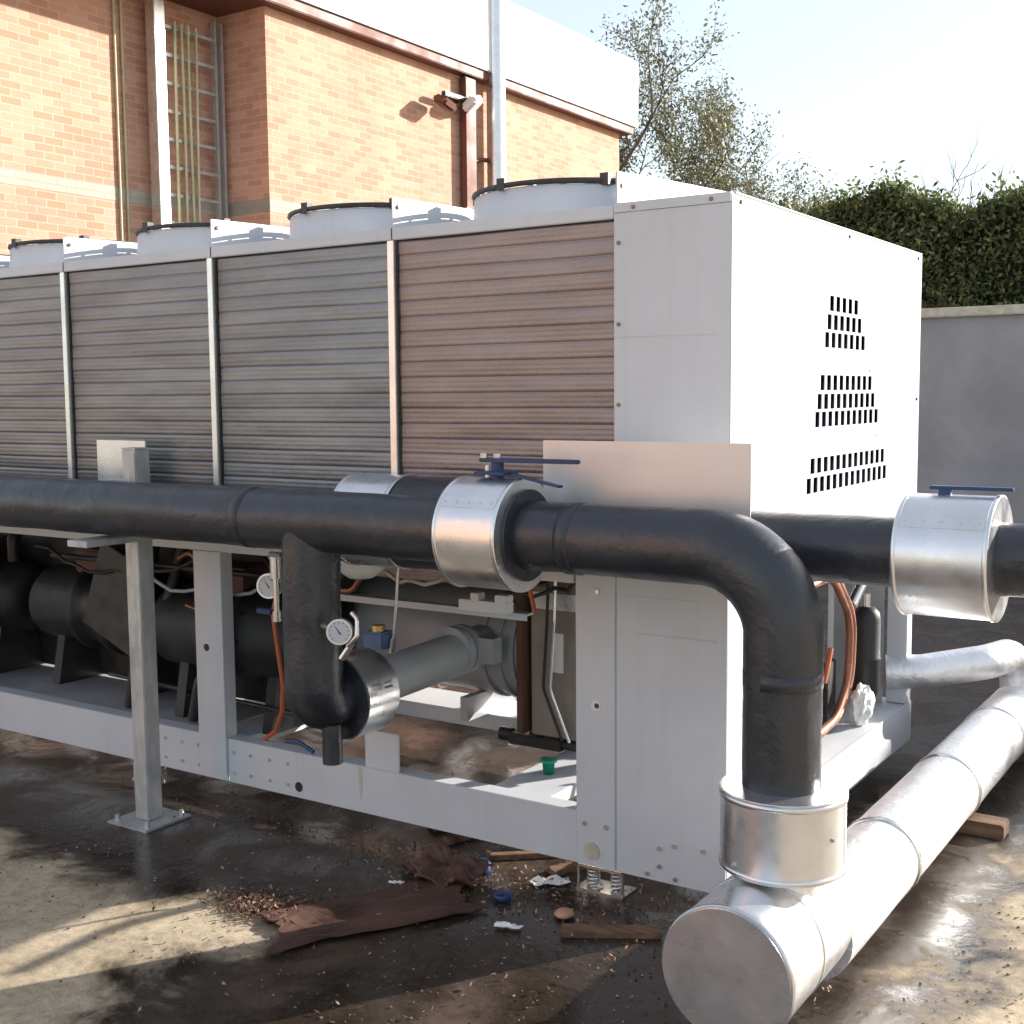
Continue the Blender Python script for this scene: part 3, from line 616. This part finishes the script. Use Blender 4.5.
# flat metal sheets behind the pipes
m=MB(); m.box(-.55,-.298,1.40,.197,-.290,1.684); o=m.build('metal_sheet',PLATE,bevel=.002); tag(o,'large brushed metal sheet standing between black pipe and white cabinet','metal sheet')
m=MB(); m.box(-3.10,-.118,1.24,-2.765,-.110,1.645); o=m.build('metal_sheet',SHEET,bevel=.002); tag(o,'small bluish metal sheet above the black pipe behind the galvanised post','metal sheet')
# strap feet so the sheets stand on the pipe bracket height
# ------------------------------------------------------------------ brick building behind
bd=thing('brick_building',(-12,10,0),'orange brick building with white fascia and brown soffit behind the chiller','building')
BX=-8.0; BY0=6.12; BY1=14.1; SX=-8.72; ZT=6.0
def wall(name,x0,y0,z0,x1,y1,z1,mat): return MB().box(x0,y0,z0,x1,y1,z1).build(name,mat,bd)
w=wall('sunlit_wall',BX-.2,BY0+.0,0,BX,BY1,3.84,BRY); wall('sunlit_wall_top',BX-.2,BY0,3.985,BX,BY1,ZT,BRY)
wall('brick_band',BX-.2,BY0,3.84,BX+.002,BY1,3.985,BANDY_SUNLIT)
wall('recess_wall',SX,BY0,0,BX-.2,BY0+.2,3.84,BRX); wall('recess_wall_top',SX,BY0,3.985,BX-.2,BY0+.2,ZT,BRX); 
wall('brick_band',SX,BY0-.002,3.84,BX-.201,BY0+.2,3.985,BANDX_SHADED)
wall('side_wall',SX-.2,2.6,0,SX,BY0-.0,3.84,BRY); wall('side_wall_top',SX-.2,2.6,3.985,SX,BY0,ZT,BRY); wall('brick_band',SX-.2,2.6,3.84,SX+.002,BY0-.003,3.985,BANDY_SUNLIT)
wall('front_wall',-20,2.6,0,SX-.201,2.8,ZT,BRX); wall('back_wall',-20,BY1-.2,0,BX-.201,BY1,ZT,BRX)
# small return corners of the short face (brick bonded with x coordinates)
MB().box(BX-.2,BY0-.003,0,BX+.0,BY0-.0005,3.84).build('corner_brick',BRX,bd); MB().box(BX-.2,BY0-.003,3.985,BX+.0,BY0-.0005,ZT).build('corner_brick',BRX,bd)
MB().box(BX-.2,BY0-.005,3.84,BX,BY0-.0005,3.985).build('corner_brick',BANDX_SHADED,bd)
# soffit + fascia
m=MB(); m.box(SX,2.6,ZT,BX+.16,BY1+.2,ZT+.12); m.build('soffit',BROWNF,bd,bevel=.01)
m=MB(); m.box(-20,2.5,ZT+.1205,BX+.2,BY1+.28,ZT+1.15); m.build('fascia',WHITE,bd,bevel=.01)
for yy in (3.6,6.6,9.6,12.6):
    MB().box(BX+.1995,yy,ZT+.13,BX+.2035,yy+.012,ZT+1.14).build('fascia_joint',DARKST,bd)
# brown downpipe, silver flue
m=MB(); m.box(BX+.03,9.66,0,BX+.12,9.90,ZT-.02); m.build('brown_downpipe',BROWNF,bd,bevel=.01)
m=MB(); m.cyl((BX+.18,10.28,0),(BX+.18,10.28,ZT+2.0),.13,24); m.build('silver_flue',SHEET,bd)
m=MB(); m.sweep([(BX+.08,9.90,4.93),(BX+.10,10.05,4.97),(BX+.12,10.20,4.98)],.03,8); m.build('flue_bracket',BROWNP,bd)
# twin floodlights
fl=thing('floodlight',(BX+.2,9.35,5.5),'twin floodlight on the brick wall above the brown downpipe','floodlight')
m=MB(); m.box(BX+.13,9.1,5.62,BX+.2,9.75,5.68); m.box(BX,9.40,5.60,BX+.13,9.5,5.70); m.build('bracket',DARKST,fl,bevel=.01)
m=MB(); m.box(BX+.12,8.90,5.45,BX+.34,9.20,5.56,rot=Matrix.Rotation(rad(25),3,'Y')@Matrix.Rotation(rad(-12),3,'X')); m.build('lamp_head',BROWNF,fl,bevel=.03)
m=MB(); m.box(BX+.12,9.52,5.55,BX+.34,9.80,5.68,rot=Matrix.Rotation(rad(-35),3,'Y')@Matrix.Rotation(rad(18),3,'X')); m.build('lamp_head',WHITE,fl,bevel=.03)
# duct, cable ladder, cables on the recessed side wall
m=MB(); m.box(SX+.10,5.02,0,SX+.24,5.16,ZT-.05); o=m.build('square_duct',SHEET,bevel=.006); tag(o,'tall square silver duct left of the cable ladder on brick wall','duct')
cl=thing('cable_ladder',(SX+.1,5.6,0),'blue grey cable ladder fixed upright on the shaded brick wall','cable ladder')
for y in (5.20,5.95,6.045):
    m=MB(); m.box(SX+.08,y-.018,0,SX+.14,y+.018,ZT-.1); m.build('side_rail',GALV,cl,bevel=.003)
z=.5
while z<ZT-.2:
    m=MB(); m.box(SX+.095,5.22,z,SX+.125,5.93,z+.035); m.build('rung',GALV,cl); z+=.2875
CB=M_noise('cable_sheath',(.42,.41,.22),(.58,.55,.34),ns=3,rough=(.5,.7))
for i,y in enumerate((5.36,5.455,5.55,5.64)):
    pts=[(SX+.155+.008*math.sin(z_*.9+i),y+.012*math.sin(z_*1.3+i*2),z_) for z_ in [k*.25 for k in range(0,24)]]
    m=MB(); m.sweep(pts,.016,8); o=m.build('power_cable',CB); tag(o,('leftmost','second from left','third from left','rightmost')[i]+' of the four yellowish cables running down the ladder','cable','cables on the cable ladder')
for i,y in enumerate((4.69,4.78)):
    m=MB(); m.cyl((SX+.02,y,0),(SX+.02,y,ZT-.02),.013,8); o=m.build('conduit_pipe',CB); tag(o,('left','right')[i]+' one of two thin conduits on the shaded brick wall left of the duct','conduit','conduits left of the duct')

# boundary wall, rear
bw=thing('boundary_wall',(0,9.6,0),'grey rendered boundary wall with pale coping behind the chiller end','wall')
MB().box(-4.3,9.5,0,14,9.7,2.60).build('wall_face',RENDER_GREY,bw); MB().box(-4.34,9.44,2.6005,14,9.76,2.70).build('coping',DIRTY,bw,bevel=.01)
# brick building across the yard behind the camera (its sunlit face is what the metal mirrors)
ob=thing('yard_building',(-9.3,-14.1,0),'sunlit brick building across the yard facing the chiller','building')
MB().box(-12.6,-14.2,0,-6,-14,8.5).build('wall',BRX,ob); MB().box(-12.7,-14.3,8.501,-5.9,-13.8,8.9).build('fascia',WHITE,ob)

# ------------------------------------------------------------------ hedge and trees
def leafcloud(pts,size,seed,flat=0):
    rnd=random.Random(seed); vs=[]; fs=[]
    for p in pts:
        d=Vector((rnd.gauss(0,1),rnd.gauss(0,1),rnd.gauss(0,1)+flat)).normalized(); u=d.orthogonal().normalized(); a=rnd.random()*6.28
        u=Matrix.Rotation(a,3,d)@u; w=d.cross(u); s=size*(.6+.8*rnd.random()); o=len(vs)
        vs+=[p-u*s,p-w*s*.45,p+u*s,p+w*s*.45]; fs.append((o,o+1,o+2,o+3))
    return vs,fs
def hedge():
    t=thing('conifer_hedge',(2,12.4,0),'tall dark green conifer hedge behind the grey boundary wall','hedge')
    rnd=random.Random(3); pts=[]
    def top(x,y): return 4.12+.26*noise.noise(Vector((x*.75,y*.4,2)))+.24*noise.noise(Vector((x*2.1,y*1.5,7)))+ (.0 if x>-4.9 else (x+4.9)*.6)
    for _ in range(120000):
        x=-5.9+16*rnd.random()**1.25; side=rnd.random(); 
        if side<.5: y=12+.25*noise.noise(Vector((x*1.1,0,rnd.random()*.2)))+abs(rnd.gauss(0,.14)); z=1.7+(top(x,12)-1.7)*rnd.random(); y+= .22*noise.noise(Vector((x*1.7,z*1.7,3)))
        elif side<.95: y=12+1.2*rnd.random(); z=top(x,y)+rnd.gauss(0,.07)+.0
        else: y=12+1.2*rnd.random(); z=top(x,y)+abs(rnd.gauss(0,.16))
        if side<.5: z-=.0
        pts.append(Vector((x,y,z)))
    vs,fs=leafcloud(pts,.042,1); m=MB(); m.v=[tuple(v) for v in vs]; m.f=fs; m.sm=[False]*len(fs); m.build('foliage',HEDGELEAF,t,recalc=False)
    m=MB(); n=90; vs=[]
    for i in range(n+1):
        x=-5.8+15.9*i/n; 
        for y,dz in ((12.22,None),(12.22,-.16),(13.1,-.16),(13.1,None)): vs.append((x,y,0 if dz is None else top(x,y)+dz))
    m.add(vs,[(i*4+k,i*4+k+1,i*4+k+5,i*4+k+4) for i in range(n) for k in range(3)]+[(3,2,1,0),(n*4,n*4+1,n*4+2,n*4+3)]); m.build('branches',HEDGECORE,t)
hedge()
def tree(name,x,y,h,seed,label,cat,leafn,spread=.5,leafsize=.06,levels=5,trunk=.16,zb=.25,droop=0):
    rnd=random.Random(seed); t=thing(name,(x,y,0),label,cat,'trees beyond the hedge'); m=MB(); tips=[]
    def grow(p,d,L,r,lv):
        pts=[p]; q=p.copy(); dd=d.copy(); nseg=4
        for i in range(nseg):
            dd=(dd+Vector((rnd.gauss(0,.13),rnd.gauss(0,.13),rnd.gauss(0,.08)+.05-droop*lv*.02))).normalized(); q=q+dd*L/nseg; pts.append(q.copy())
            if lv<=2: tips.append((q.copy(),lv))
        m.sweep(pts,r,6 if lv<3 else (5 if lv>3 else 6),caps=False,rf=lambda l,a,L=L:max(.25,1-.5*l/L))
        if lv==0: return
        nb=3 if lv>1 else 4
        for i in range(nb):
            f=.35+.65*(i+1)/nb; k=min(nseg,max(1,int(f*nseg))); b=pts[k]
            ax=dd.orthogonal().normalized(); ax=Matrix.Rotation(rnd.random()*6.28,3,dd)@ax
            nd_=(Matrix.Rotation(spread*(.6+.7*rnd.random()),3,ax)@dd).normalized()
            grow(b,nd_,L*(.62+.16*rnd.random()),r*.55,lv-1)
    base=Vector((x,y,0)); h0=h*zb
    grow(base,Vector((0,0,1)),h*.34,trunk,levels)
    m.build('trunk',BARK,t,recalc=False)
    if leafn:
        pts=[]; 
        tp=[q for q,l in tips if l<=1]
        for _ in range(leafn):
            q=rnd.choice(tp); pts.append(q+Vector((rnd.gauss(0,.16),rnd.gauss(0,.16),rnd.gauss(0,.14))))
        vs,fs=leafcloud(pts,leafsize,seed+1); mm=MB(); mm.v=[tuple(v) for v in vs]; mm.f=fs; mm.sm=[False]*len(fs); mm.build('crown',TREELEAF,t,recalc=False)
    return t
tree('autumn_tree',-12.0,24.0,12.0,11,'tall sparse olive brown tree right beside the end of the brick building','tree',20000,.55,.048)
tree('autumn_tree',-9.9,26.0,9.6,23,'thin leafed tree between the taller olive tree and the hedge','tree',9500,.62,.045)
tree('bare_tree',-3.3,24,8.6,5,'leafless tree with fine twigs rising above the hedge at right','tree',0,.5,.05,levels=5,trunk=.10)
tree('bare_tree',3.5,26,9.5,15,'second leafless tree far right beyond the hedge','tree',700,.5,.05,levels=5,trunk=.13)

# ------------------------------------------------------------------ debris
def flat_piece(name,pts,z,th,mat,label,cat,bev=.002,warp=.0,seed=0):
    m=MB(); m.prism([(a,b) for a,b in pts],z,z+th,'z'); o=m.build(name,mat,bevel=bev); return tag(o,label,cat)
def ragged(cx,cy,a,b,rot,n=26,seed=0,j=.12):
    rnd=random.Random(seed); out=[]
    for i in range(n):
        t=2*PI*i/n; e=abs(math.cos(t))**.45*(1 if math.cos(t)>0 else -1)*a; f=abs(math.sin(t))**.45*(1 if math.sin(t)>0 else -1)*b
        e*=1+rnd.uniform(-j,j); f*=1+rnd.uniform(-j,j); out.append((cx+e*math.cos(rot)-f*math.sin(rot),cy+e*math.sin(rot)+f*math.cos(rot)))
    return out
def crumple_sheet(name,cx,cy,a,b,rot,mat,label,cat,seed,hh=.03):
    m=MB(); n=18; rnd=random.Random(seed); vs=[]
    for i in range(n+1):
        for k in range(n+1):
            u=(i/n-.5)*2; v=(k/n-.5)*2; e=1+.34*noise.noise(Vector((u*1.6+seed,v*1.6,0)))+.07*noise.noise(Vector((u*7+seed,v*7,3)))
            x=u*a*e; y=v*b*e; z=.012+hh*max(0,.45+noise.noise(Vector((u*1.5+seed,v*1.8,2)))+.4*noise.noise(Vector((u*5,v*5,seed))))*1.0
            vs.append((cx+x*math.cos(rot)-y*math.sin(rot),cy+x*math.sin(rot)+y*math.cos(rot),z))
    N1=n+1; m.add(vs,[(i*N1+k,(i+1)*N1+k,(i+1)*N1+k+1,i*N1+k+1) for i in range(n) for k in range(n)],False); o=m.build(name,mat)
    sm=o.modifiers.new('solid','SOLIDIFY'); sm.thickness=.005; sm.offset=0
    return tag(o,label,cat)
crumple_sheet('wet_cardboard',-1.10,-.60,.40,.17,rad(60),CARD,'dark reddish brown soggy cardboard lying in front of the chiller rail','cardboard',3,.014)
crumple_sheet('wet_cardboard',-1.08,-.17,.16,.12,rad(-15),CARD,'small crumpled brown cardboard scrap just under the rail','cardboard',8,.05)
def plank(cx,cy,l,w,rot,label,z=.0):
    m=MB(); m.box(-l/2,-w/2,0,l/2,w/2,.022); 
    m.v=[tuple(Matrix.Rotation(rot,3,'Z')@Vector(v)+Vector((cx,cy,z))) for v in m.v]; o=m.build('wood_offcut',WOOD,bevel=.003); tag(o,label,'wood offcut','wood offcuts on the ground')
plank(-.62,.30,.55,.06,rad(62),'wood offcut in the sun beside the cross member with the green cup')
plank(-1.30,.42,.50,.09,rad(55),'widest pale board seen through the opening under the grey pipe')
plank(-1.22,.30,.40,.05,rad(72),'narrow pale batten in front of the widest board under the opening')
plank(-.30,-.28,.34,.07,rad(30),'short tan board near the foot of the silver collar')
plank(-.92,.16,.30,.04,rad(40),'thin batten lying on ground just behind the rail')
def small(name,c,mat,label,cat,prof,axis='z',tilt=0):
    m=MB(); m.lathe(prof,(0,0,0),'z',20); R=Matrix.Rotation(tilt,3,'X'); m.v=[tuple(R@Vector(v)+Vector(c)) for v in m.v]; o=m.build(name,mat); return tag(o,label,cat)
capp=[(0,0),(.032,0),(.034,.004),(.034,.022),(.03,.026),(0,.027)]
small('bottle_cap',(-.99,-.06,.0),BLUE,'blue plastic cap beside the crumpled cardboard under the rail','cap',[(0,0),(.04,0),(.042,.03),(.03,.045),(0,.045)],tilt=.2)
small('bottle_cap',(-.775,-.235,.0),BLUE,'blue plastic cap in the open between cardboard and white scrap','cap',capp)
small('pebble',(-.505,-.245,.0),M_noise('orange_stone',(.4,.2,.12),(.55,.3,.2),ns=20),'small orange pebble in front of the spring mount','stone',[(0,0),(.03,.004),(.038,.014),(.025,.026),(0,.03)])
def scrap(c,s,rot,label,seed,mat=WHITE):
    m=MB(); rnd=random.Random(seed); vs=[]; n=6
    for i in range(n+1):
        for k in range(n+1): vs.append((s*(i/n-.5)*1.6+rnd.gauss(0,s*.03),s*(k/n-.5)*.6+rnd.gauss(0,s*.03),.006+abs(rnd.gauss(0,s*.10))))
    m.add([tuple(Matrix.Rotation(rot,3,'Z')@Vector(v)+Vector(c)) for v in vs],[(i*7+k,(i+1)*7+k,(i+1)*7+k+1,i*7+k+1) for i in range(n) for k in range(n)])
    o=m.build('paper_scrap',mat); sm=o.modifiers.new('s','SOLIDIFY'); sm.thickness=.0015; tag(o,label,'paper scrap')
scrap((-.70,-.02,0),.09,.7,'white paper scrap on the ground left of the spring mount',2)
scrap((-1.19,-.33,0),.035,.3,'tiny white paper scrap on the brown cardboard edge',5)
scrap((-.62,-.43,0),.06,.2,'white scrap farthest forward below the blue cap',6)
scrap((-1.06,-.01,0),.05,1.2,'cream scrap next to the blue cap under the rail',9,DIRTY)
# leaf litter and grit
rnd=random.Random(21); pts=[]
cl=[(-1.50,-.77,.085,.05,1100),(-1.33,-.68,.10,.05,250),(-1.05,-.2,.20,.10,420),(-.75,-.15,.3,.12,260),(-.3,-.1,.25,.15,260),(-1.3,-.1,.5,.1,260),(-2.0,-.2,.6,.2,160),(-1.2,.6,.6,.4,300),(.1,-.5,.3,.2,160),(-.6,-.8,.6,.3,300),(1.0,.5,.3,1.5,200)]
for cx,cy,sx,sy,n in cl:
    for _ in range(n): pts.append(Vector((cx+rnd.gauss(0,sx),cy+rnd.gauss(0,sy),.006+abs(rnd.gauss(0,.010)))))
vs,fs=leafcloud(pts,.0085,4,1.5); m=MB(); m.v=[tuple(v) for v in vs]; m.f=fs; m.sm=[False]*len(fs); o=m.build('leaf_litter',LITTER,recalc=False); tag(o,'scattered dead leaves and wood chips on the wet ground','leaf litter',kind='stuff')

rnd=random.Random(31); m=MB()
for _ in range(2600):
    x=rnd.uniform(-2.6,1.6); y=-1.25+2.0*rnd.random()**1.2; 
    if .2<x<.65 and y>-.9: continue
    r_=rnd.choice((.002,.003,.003,.004,.006)); o_=len(m.v)
    q=Vector((x,y,r_*.4)); vs=[q+Vector((r_*rnd.uniform(.7,1.3),0,0)),q+Vector((0,r_*rnd.uniform(.7,1.3),0)),q-Vector((r_*rnd.uniform(.7,1.3),0,0)),q-Vector((0,r_*rnd.uniform(.7,1.3),0)),q+Vector((0,0,r_*.8))]
    m.add(vs,[(0,1,4),(1,2,4),(2,3,4),(3,0,4)])
o=m.build('grit',M_leaf('grit_mix',[(0,(.06,.05,.045)),(.6,(.17,.14,.11)),(1,(.45,.4,.33))],.8),recalc=False); tag(o,'loose grit and sand grains on the concrete',kind='stuff')
# ------------------------------------------------------------------ camera
cd=bpy.data.cameras.new('camera'); cam=bpy.data.objects.new('camera',cd); C.objects.link(cam); S.camera=cam
cd.sensor_width=36; cd.lens=1229.372/1024*36; cd.clip_start=.05; cd.clip_end=1000
yaw,pitch,roll=.580785463,-.0955173915,-.00858760464
f=Vector((-math.sin(yaw)*math.cos(pitch),math.cos(yaw)*math.cos(pitch),math.sin(pitch))); r=Vector((math.cos(yaw),math.sin(yaw),0)); u=r.cross(f)
r2=r*math.cos(roll)+u*math.sin(roll); u2=-r*math.sin(roll)+u*math.cos(roll)
Mx=Matrix((r2,u2,-f)).transposed().to_4x4(); Mx.translation=Vector((1.64652,-3.83842,1.84)); cam.matrix_world=Mx

# ------------------------------------------------------------------ light
EL,AZ=18.5,57.0
w=bpy.data.worlds.new('World'); S.world=w; w.use_nodes=True; nt=w.node_tree
sk=nt.nodes.new('ShaderNodeTexSky'); sk.sky_type='NISHITA'; sk.sun_disc=False; sk.sun_elevation=rad(EL); sk.sun_rotation=rad(90-AZ)
sk.air_density=1.0; sk.dust_density=1.0; sk.ozone_density=1.0
hz=nt.nodes.new('ShaderNodeMix'); hz.data_type='RGBA'; hz.blend_type='ADD'; hz.inputs[0].default_value=1; hz.inputs[7].default_value=(3.0,3.0,3.05,1)   # thin bright overcast veil
nt.links.new(sk.outputs[0],hz.inputs[6])
nt.links.new(hz.outputs[2],nt.nodes['Background'].inputs[0]); nt.nodes['Background'].inputs[1].default_value=.068
sl=bpy.data.lights.new('sun','SUN'); sl.energy=5.0; sl.angle=rad(.5); sl.color=(1,.94,.86); so=bpy.data.objects.new('sun',sl); C.objects.link(so)
sd=Vector((math.cos(rad(AZ))*math.cos(rad(EL)),math.sin(rad(AZ))*math.cos(rad(EL)),math.sin(rad(EL)))); so.rotation_euler=sd.to_track_quat('Z','Y').to_euler(); so.location=(5,10,12)
S.view_settings.view_transform='Standard'; S.view_settings.look='None'; S.view_settings.gamma=1; S.view_settings.exposure=1.2
